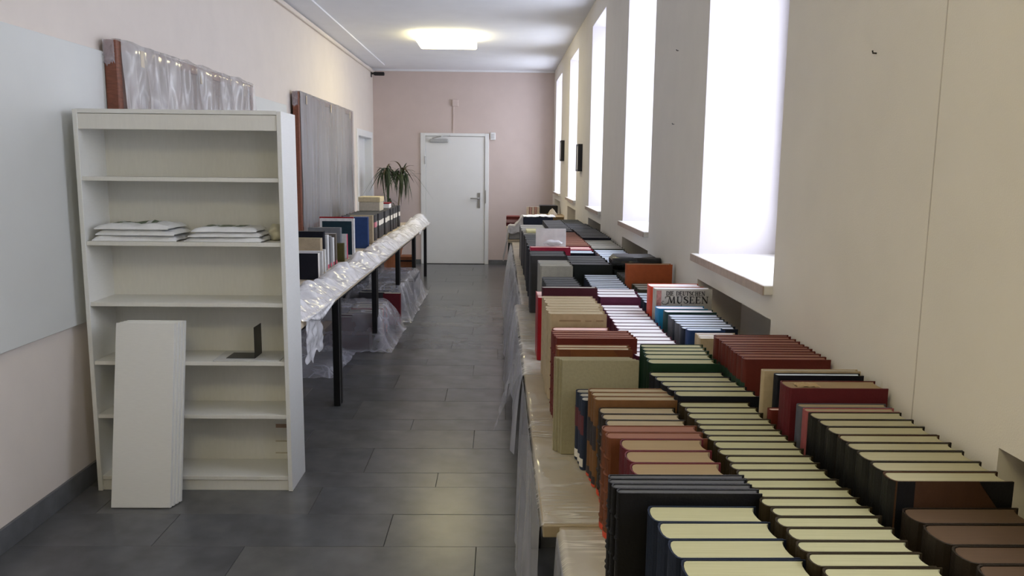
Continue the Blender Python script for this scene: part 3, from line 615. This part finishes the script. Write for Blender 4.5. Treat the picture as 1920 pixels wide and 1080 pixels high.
run(.985,(1150,500),(1160,520),.19,4,cov('olive',(.06,.06,.045)),PG_DARK,'low olive-grey volume behind the big orange book','low olive-grey volumes',xs=0.600,yrange=(3.76,3.99))
# black rolled portfolio lying across the row
t=thing('black_portfolio','shiny black padded portfolio lying across the wall row','portfolio',(.582,4.02,ZB+.252))
MB().box(0,.235,0,.19,0,.062,.02).build('body',BINDER,t)
MB().tube([(-.004,.004,.03),(.12,-.004,.034),(.238,.004,.03)],.030,12).build('rolled_edge',mat('black_gloss',(.01,.011,.012),.2),t,smooth=True)
MB().box(.228,.240,.02,.17,.010,.05,.003).build('zip_edge',M_BLACK,t)
run(ZB+.249,(1118,478),(1125,495),.22,4,BINDER,PG_DARK,'thick black binder under the shiny portfolio','black binders by the wall',xs=0.585,yrange=(4.01,4.24))
run(.995,(1105,462),(1112,478),.19,8,SLATE,PG_BLUE,'pale blue-topped volume behind the black portfolio','pale blue-topped volumes',xs=0.600,yrange=(4.28,5.0),covers=[SLATE,NAVYB,GREYC])
run(1.000,(1100,447),(1105,462),.20,6,cov('sage',(.10,.11,.085)),PG_GREY,'sage grey volume along the wall past the portfolio','sage grey volumes',xs=0.597,yrange=(5.02,5.62))
run(1.015,(1075,431),(1090,445),.20,8,NAVY,PG_DARK,'black-blue volume along the wall by the third window','black-blue volumes far by the wall',xs=0.597,yrange=(5.64,6.5),covers=[NAVY,BLACKC])
run(1.000,(1055,418),(1072,431),.21,8,BLUM,PG_DARK,'dull blue volume along the wall at the far end','dull blue volumes far by the wall',xs=0.592,yrange=(6.52,7.3))
run(.985,(1050,409),(1055,418),.21,8,cov('sage_dark',(.07,.085,.075)),PG_DARK,'dull green volume at the last stretch of the wall row','dull green volumes far by the wall',xs=0.592,yrange=(7.32,8.1))
# white card and crumpled clear plastic on top of the books
t=tag(MB().box(-.088,.088,-.002,.002,0,.125,.0008).build('white_card',mat('card_white',(.90,.90,.91),.6),loc=(.305,4.66,1.026),rot=(-.10,0,0)),'plain white card propped upright on the dark volumes','card')
t=thing('clear_plastic_scrap','crumpled clear plastic scrap in front of the white card','plastic scrap',(.305,4.485,1.060))
def blob2(u,v):
    th=u*2*math.pi; ph=v*math.pi; r=1+.3*nz(math.cos(th)*2*math.sin(ph),math.sin(th)*2*math.sin(ph),math.cos(ph)*2+9)
    return (.055*r*math.sin(ph)*math.cos(th),.022*r*math.sin(ph)*math.sin(th),.018-.018*r*math.cos(ph)+.004)
MB().grid(blob2,26,16).build('film',P_WHITE,t,smooth=True)
# yellow pad and grey file on top of the far edge row
tag(MB().box(-.075,.075,-.10,.10,0,.018,.002).build('yellow_pad',mat('pad_yellow',(.80,.76,.42),.7),loc=(.285,6.1,1.016)),'pale yellow pad lying on the far grey volumes','notepad')

# ------------------------------------------------------------------ covered pile on the far tables
t=thing('storage_box','dark blue box with white paper on top in the far pile','box',(.425,8.62,ZB))
MB().box(-.16,.16,0,.30,0,.232,.004).build('body',cov('box_blue',(.03,.04,.07)),t)
MB().grid(lambda u,v:(-.158+.345*u,-.01+.32*v,.2325+.022*abs(nz(u*5,v*5,2))+.01*abs(nz(u*11,v*7,5))),24,18).build('paper',mat('paper_white',(.84,.85,.88),.7),t,smooth=True)
t=thing('cardboard_box','open tan cardboard box by the wall in the far pile','box',(.60,9.2,ZB))
MB().box(-.15,.15,0,.012,0,.22).box(-.15,.15,.288,.30,0,.22).box(-.15,-.138,.012,.288,0,.22).box(.138,.15,.012,.288,0,.22).box(-.138,.138,.012,.288,0,.01).build('body',mat('cardboard',(.42,.31,.18),.8),t)
MB().add([(-.15,.0,.22),(.15,.0,.22),(.15,-.06,.205),(-.15,-.06,.205)],[(0,1,2,3)]).build('flap',mat('cardboard',(.4,.3,.2)),t)
def kraft(u,v):                                  # crumpled paper stuffed into the box, its crest above the rim
    th=u*2*math.pi; r=.085*(1-v**2.2)**.6*(1+.45*nz(math.cos(th)*1.8,math.sin(th)*1.8,v*5)+.2*nz(math.cos(th)*4,math.sin(th)*4,v*9)); 
    return (.61+r*math.cos(th)+.012*v,9.35+r*.9*math.sin(th),ZB+.016+.262*v+.030*v*nz(math.cos(th)*3,math.sin(th)*3,v*6))
tag(MB().grid(kraft,28,14).build('wrapping_paper',mat('kraft_pale',(.55,.47,.36),.8),smooth=True),'crumpled pale wrapping paper sticking out of the cardboard box','paper')
for i in range(5):
    book(.40+.034*i,10.6,ZB,.17,.03,.245,cov('faded_rose',(.42,.25,.24)) if i%2 else cov('faded_cream',(.55,.46,.40)),PG_GREY,'faded '+('pink' if i%2 else 'cream')+' book, '+ORD[4-i]+' from the window wall in the row by the back wall','faded books by the back wall',math.pi/2)
t=thing('black_tray','black letter tray with white papers by the back wall','tray',(.67,10.75,ZB))
MB().box(-.12,.12,0,.26,.15,.26,.006).build('upper_tray',M_BLACK,t); MB().box(-.12,.12,0,.26,0,.06,.004).build('base_tray',M_BLACK,t)
MB().box(-.11,.11,-.004,.25,.061,.148).build('papers',mat('paper_white',(.8,.8,.8)),t)
for i in range(3):
    o=MB().box(-.075,.075,-.11,.11,0,.035,.003).build('book',[CRIM,cov('faded_rose',(.4,.2,.2)),REDB][i],loc=(.160,8.965,ZB+.1185+.0352*i),rot=(0,0,rnd(-.06,.06)))
    tag(o,('bottom','middle','top')[i]+' reddish book lying flat on the grey box in the far pile','book','reddish books stacked in the far pile')
t=thing('grey_box','low grey box under the grey sheet in the far pile','box',(.180,8.82,ZB)); MB().box(-.070,.082,-.29,.26,0,.118,.004).build('body',GREYC,t)
DP=[(.058,.55),(.082,.66),(.092,.735),(.094,.752),(.100,.80),(.103,.872),(.125,.880),(.175,.886),(.215,.925),(.250,.982),(.262,.990)]
def drape(u,v):
    """hangs over the table edge, lies over the grey box and climbs the side of the blue box"""
    q=v*(len(DP)-1); i=min(int(q),len(DP)-2); f=q-i; x=DP[i][0]+(DP[i+1][0]-DP[i][0])*f; z=DP[i][1]+(DP[i+1][1]-DP[i][1])*f
    s_=max(0,(.4-u)/.4); y=8.500+.025*min(1,u/.4)+.305*max(0,(u-.4)/.6)+.008*nz(v*6,u*2); w_=.4+.6*math.sin(u*3.1416)
    n1=abs(nz(u*5,v*6,8))+.5*abs(nz(u*12,v*10,3))
    if v<.5: x-=.016*n1+.02*(1-v*2)*abs(nz(u*6,1))
    else: z+=.026*n1*w_; x-=.008*n1
    if s_>0:                                     # the near end falls down over the front of the grey box
        low=min(z-.05,.812+.02*nz(v*7,4)) if z>.80 else z-.04
        z=z+(low-z)*s_; y-=.012*abs(nz(v*9,u*4,6))
    return (x,y,z)
tag(MB().grid(drape,40,40).build('grey_sheet',P_GREY,smooth=True),'grey plastic sheet thrown over the far pile by the window wall','plastic sheet')

# ------------------------------------------------------------------ plastic sheets over the window-side tables
def sheet(y0,y1,xe,hem,flare,label,seed,inner=.30):
    def fn(u,v):
        y=y0+(y1-y0)*u
        if v<.35:                                 # lies on the table top
            k=v/.35; x=inner+(xe-inner)*k; amp=.0035*max(0,min(1,(.165-x)/.03)) if x<.19 else 0
            return (x,y,ZTOP+.0012+abs(nz(x*14,y*6+x*8,seed))*amp)
        k=(v-.35)/.65; hm=hem+.07*nz(y*1.7,seed)+.03*nz(y*6,seed)
        z=ZTOP-.001-(ZTOP-hm)*k
        fold=nz(y*3.2,z*.8,seed)*1.1+nz(y*8,z*1.6,seed)*.5
        x=min(xe-.002,xe-.004-flare*(k**.7)-.022*fold*min(1,k*2.2))
        return (x,y+nz(z*6,y*4,seed)*.012*k,z)
    o=MB().grid(fn,int((y1-y0)*70),56).build('plastic_sheet',P_HANG,smooth=True)
    o.data.materials.append(P_TABLE)
    for p in o.data.polygons:
        if p.center.z>ZTOP-.004: p.material_index=1
    return tag(o,label,'plastic sheet')
sheet(.6,1.60,.133,.15,.012,'clear plastic sheet over the nearest grey table edge',21)
sheet(1.63,2.86,.098,.12,.022,'clear plastic sheet hanging beside the cream and tan volumes',4)
sheet(2.88,4.42,.098,.42,.030,'clear plastic sheet hanging beside the beige folders and red book',7)
sheet(4.43,8.22,.132,.16,.085,'long milky plastic sheet hanging from the far grey tables',13)
def flap(u,v):
    y=2.90+.42*u+.03*nz(v*5,u*3); d=v**.75*(1-.45*u)
    return (.093-.105*d-.010*v*abs(nz(v*6,u*5,4)),y,ZTOP+.004-(.235-.06*u+.03*nz(u*5,2))*v)
tag(MB().grid(flap,22,30).build('plastic_flap',P_CLEAR,smooth=True),'loose plastic flap sticking out from the window-side table edge','plastic sheet')

# ------------------------------------------------------------------ left tables: books and crumpled plastic
def lbook(bx,by,ty,w_,t_,cm,pm,label,group=None,opts=(),Y=None,rot=0,c=.0025,rb=None):
    """spine (facing the corridor) stands where pixel (bx,by) meets the table; top edge at pixel row ty"""
    p=on(bx,by,2,ZTOP) if Y is None else on(bx,by,1,Y)
    top=on(bx,ty,1,p.y).z
    return book(p.x,p.y,ZB,w_,t_,max(.1,top-ZB),cm,pm,label,group,rot,True,c=c,rb=rb,opts=opts)
WC=cov('white_card',(.72,.72,.72),.6); 
b_=lbook(598,525,475,.17,.05,NAVY,PG_WHITE,'picture book with dark cover and white spine beside the bookcase',None,opts=(('label',0,1,M_WLAB),),rb=.003)
lbook(606,517,471,.17,.03,WC,PG_WHITE,'white paperback touching the dark picture book','white paperbacks on the left table',rb=.003)
lbook(611,511,468,.17,.03,WC,PG_WHITE,'white paperback behind the one touching the dark picture book','white paperbacks on the left table',rb=.003)
lbook(602,500,447,.20,.06,BEIGE,PG_CREAM,'beige box-like book on the left table',None,Y=5.66)
lbook(608,500,434,.24,.045,NAVY,PG_GREY,'black-blue folder on the left table',None,Y=5.768)
for x,yb,ty,cm,pl in ((616,506,441,WC,'white pamphlet with red foot beside the black-blue folder'),(621,502,443,cov('grey_mid',(.2,.2,.21)),'grey pamphlet with red foot between two white pamphlets'),(626,499,446,WC,'white pamphlet with red foot between the grey and olive pamphlets'),(631,497,438,cov('olive_grey',(.13,.11,.09)),'olive-grey pamphlet with red foot before the small olive book')):
    lbook(x,yb,ty,.17,.05,cm,PG_WHITE,pl,'slim pamphlets on the left table',opts=(('label',.02,.14,mat('label_pink',(.6,.1,.16),.6)),),rb=.003)
lbook(645,491,456,.12,.03,cov('olive_green',(.09,.08,.025)),PG_GREY,'small olive green book on the left table')
lbook(639,480,427,.26,.05,cov('steel_grey',(.17,.18,.20)),PG_GREY,'steel grey large book on the left table',Y=6.50)
lbook(651,487,439,.16,.03,WC,PG_WHITE,'white book with red edge behind the olive green book',None,Y=6.57,opts=(('label',0,1,mat('label_pink',(.6,.1,.16))),))
g=lbook(665,483,410,.285,.03,WC,PG_WHITE,'large teal-fronted album with a white border on the left table',Y=6.70)
# the album faces the room: teal panel inside a white border
h_=on(665,410,1,6.70).z-ZB
MB().box(.02,.265,.0296,.0312,.02,h_-.022).build('front_panel',cov('deep_teal',(.012,.035,.05),.35),g)
lbook(664,480,407,.285,.02,RED,PG_WHITE,'thin red album behind the teal-fronted album',None,Y=6.76)
for i in range(4): lbook(690-1.2*i,460,407,.24,.055,BLUEV,PG_BLUE,nth('royal blue volume on the left table',3-i),'royal blue volumes on the left table',Y=7.45+.06*i)
lbook(699,446,404,.22,.05,BEIGE,PG_CREAM,'beige-spined volume between the blue and the banded volumes',None,Y=7.85)
for i in range(15):
    Y=8.05+.152*i; x=on(702+ (757-702)*(1-8.05/Y)/(1-8.05/10.35),430,1,Y).x
    book(-1.275+.01*math.sin(i*2.3),Y,ZB,.30,.149,.262,DGREY,PG_DARK,nth('dark thick volume with a white spine band on the left table',14-i),'dark banded volumes on the left table',0,True,opts=(('label',.52,.72,M_WLAB if i>1 else mat('label_rosepink',(.55,.16,.22),.6)),('label',.05,.3,M_DKLAB)))
t=thing('beige_carton','pale beige carton lying on top of the dark banded volumes','box',(-1.44,8.95,ZB+.2635))
MB().box(-.115,.115,0,.30,0,.10,.003).build('body',cov('carton_pale',(.58,.52,.42),.8),t)
MB().box(-.12,.12,-.006,.306,.10,.155,.003).build('lid',cov('carton_lid',(.64,.54,.35),.8),t)
t=thing('red_booklet','red booklet lying on the dark banded volumes beside the carton','book',(-1.38,9.6,ZB+.2635))
MB().box(-.07,.07,0,.20,0,.05,.002).build('pages',PG_WHITE,t); MB().box(-.073,.073,-.003,.203,.05,.062,.001).build('cover',RED,t)
def crump(y0,y1,seed,hang,label,cat='plastic sheet'):
    def fn(u,v):
        y=y0+(y1-y0)*u
        a=.012+.075*max(0,nz(y*2.3,seed)+.45)+.03*nz(y*5.5,seed+2)+.05*max(0,(y-9.8)/1.2)
        inner=-1.20+.035*nz(y*2.7,seed+5); outer=-.948
        if v<.72:
            k=v/.72; x=inner+(outer-inner)*k; env=math.sin(min(1,k*1.04)*3.14159)
            q=.050*abs(nz(x*6,y*5,seed))+.024*abs(nz(x*14,y*12,seed+3))
            return (x+nz(y*6,x*5,seed)*.03*env,y+.02*nz(x*9,y*9,seed),ZTOP+.003+max(0,a)*env**.7+q*(env+.12))
        k=(v-.72)/.28; hh=hang*max(.02,nz(y*1.3,seed+7)*1.5-.25)
        return (outer+.012+.02*nz(y*5,k*2,seed)*k,y,ZTOP+.006-hh*k)
    return tag(MB().grid(fn,int((y1-y0)*70),44).build('crumpled_plastic',P_WHITE,smooth=True),label,cat)
crump(3.86,6.48,2,.10,'crumpled white plastic along the edge before the mixed paperbacks')
crump(6.5,11.0,9,.16,'crumpled white plastic along the edge before the dark banded volumes')
def hangp(u,v): return (-.942+.012*nz(u*5,v*5),3.87+.36*u+.03*nz(v*5,u*3),.745-(.22+.06*nz(u*4,2))*v+.01*nz(u*9,v*9))
tag(MB().grid(hangp,20,24).build('plastic_flap',P_WHITE,smooth=True),'plastic flap hanging from the left table right behind the bookcase','plastic sheet')

# ------------------------------------------------------------------ things under the left tables
def carton(x0,x1,y0,y1,h,cm,label,name='book_stack_box',cat='box'):
    t=thing(name,label,cat,((x0+x1)/2,y0,0)); hx=(x1-x0)/2
    MB().box(-hx,hx,0,y1-y0,.001,h,.004).build('body',cm,t); MB().box(-hx+.01,hx-.01,-.003,y1-y0+.003,h*.86,h*.9).build('seam',M_BLACK,t); return t
def urow(x,y0,n,t_,w_,h,covers,label,group,flip=True,pm=PG_GREY):
    for i in range(n):
        book(x+rnd(-.006,.006),y0+i*t_,.003,w_+.0,t_-.001,h+rnd(-.012,.012),covers[i%len(covers)],pm,(nth(label,n-1-i) if n>1 else label),group,0,flip)
urow(-1.03,6.62,3,.05,.30,.25,[cov('port',(.10,.02,.035))],'port-red book on the floor under the left tables','port-red books on the floor')
urow(-1.02,6.80,10,.055,.28,.25,[GREYC,SLATE,BEIGE,ROSEC],'mixed pale book standing on the floor under the clear sheet','mixed pale books on the floor')
carton(-1.42,-1.06,6.46,6.60,.13,cov('box_wine',(.06,.02,.025)),'low wine-coloured box on the floor under the left tables')
carton(-1.61,-1.45,6.58,6.95,.15,cov('box_tan',(.30,.22,.14)),'low tan box on the floor deep under the left tables')
urow(-.925,7.50,1,.06,.16,.315,[cov('wine_red',(.14,.015,.025),.4)],'upright wine-red book on the floor between the plastic sheets',None)
urow(-1.04,7.75,14,.06,.32,.27,[DGREY,SLATE,NAVYB],'dark book standing on the floor under the far clear sheet','dark books on the floor')
carton(-1.35,-.93,8.75,9.45,.28,cov('box_grey',(.12,.12,.14)),'grey box on the floor under the far clear sheet')
carton(-1.2,-1.04,9.65,9.9,.42,cov('box_orange',(.42,.16,.07)),'orange-brown box under the last left table')
carton(-1.62,-1.4,8.1,8.6,.42,cov('box_black',(.02,.02,.022)),'black case standing under the left tables')
def fsheet(x0,x1,y0,y1,hf,seed,label):
    def fn(u,v):
        x=x0+(x1-x0)*u; y=y0+(y1-y0)*v
        e=min(min(u*5,(1-u)*5.5),min(v*6,(1-v)*6)); e=max(0,min(1,e)); e=e*e*(3-2*e)
        z=.004+(hf(x,y)+.012)*e+.03*abs(nz(x*4,y*4,seed))*e+.018*abs(nz(x*10,y*9,seed))
        return (x+.03*nz(y*5,z*4,seed)*(u>.8),y+.02*nz(x*5,seed),z)
    return tag(MB().grid(fn,56,int((y1-y0)*36)).build('floor_sheet',P_CLEAR,smooth=True),label,'plastic sheet')
fsheet(-1.75,-.86,6.36,7.47,lambda x,y:.275,5,'clear plastic sheet over the pale books on the floor')
fsheet(-1.60,-.84,7.62,9.62,lambda x,y:.30 if y<8.65 else .31,8,'clear plastic sheet over the dark books on the floor')
fsheet(-1.75,-1.15,5.55,6.34,lambda x,y:.06,15,'clear plastic sheet crumpled flat on the floor behind the bookcase')

# ------------------------------------------------------------------ potted plant by the back wall
t=thing('potted_dracaena','potted dracaena with two drooping leaf crowns by the back wall','plant',(-1.565,11.72,0))
MB().lathe([(0,0),(.11,0),(.15,.30),(.16,.30),(.16,.33),(.14,.33),(.135,.29),(0,.28)],seg=24).build('pot',mat('pot_terracotta',(.35,.13,.06),.7),t,smooth=False)
MB().lathe([(0,.292),(.134,.292)],seg=16).build('soil',mat('soil',(.03,.02,.013),.9),t)
M_LEAF=[mat('leaf_a',(.035,.055,.022),.45,.3,15),mat('leaf_b',(.06,.08,.035),.45,.3,15),mat('leaf_dry',(.12,.09,.045),.6,.3,15)]
leafm=[]
for q in range(5):
    L=.34+.05*q; dr=(.9,1.3,.55,1.6,.2)[q]
    def lf(u,v,L=L,dr=dr):
        s=v; ww=.019*math.sin(math.pi*min(1,.12+s*.88))**.6*(1-s*.35)
        r=L*(s*.62 if dr<1 else s*.5); z=L*(.55*s-dr*s*s)
        return ((u-.5)*2*ww, r, z-abs(u-.5)*-.006)
    leafm.append(MB().grid(lf,2,9).mesh('leaf',M_LEAF[q%3 if q<4 else 0],True))
for (sx,sy,sz),stem in (((-.055,0,1.42),[(-.02,0,.28),(-.05,.01,.8),(-.055,0,1.42)]),((.15,.03,1.40),[(.02,.02,.28),(.08,.02,.75),(.15,.03,1.40)]),((-.02,.05,.98),[(-.01,.05,.28),(-.02,.05,.98)])):
    MB().tube(stem,[.012]*(len(stem)-1)+[.008],8).build('stem',mat('stem',(.16,.13,.08),.8),t,smooth=True)
    cr=MB().tube([(0,0,-.05),(0,0,.05)],[.012,.006],6).build('crown',M_LEAF[0],t,(sx,sy,sz))
    n=44 if sz>1.2 else 10
    for i in range(n):
        q=random.choice((0,0,1,1,1,3,3,2,4)); o=inst('leaf',leafm[q],cr,(0,0,rnd(-.05,.05)),(rnd(-.45,.55),0,i*2.4+rnd(-.3,.3))); s_=rnd(.75,1.1)*(1 if n>20 else .55); o.scale=(s_,s_,s_)
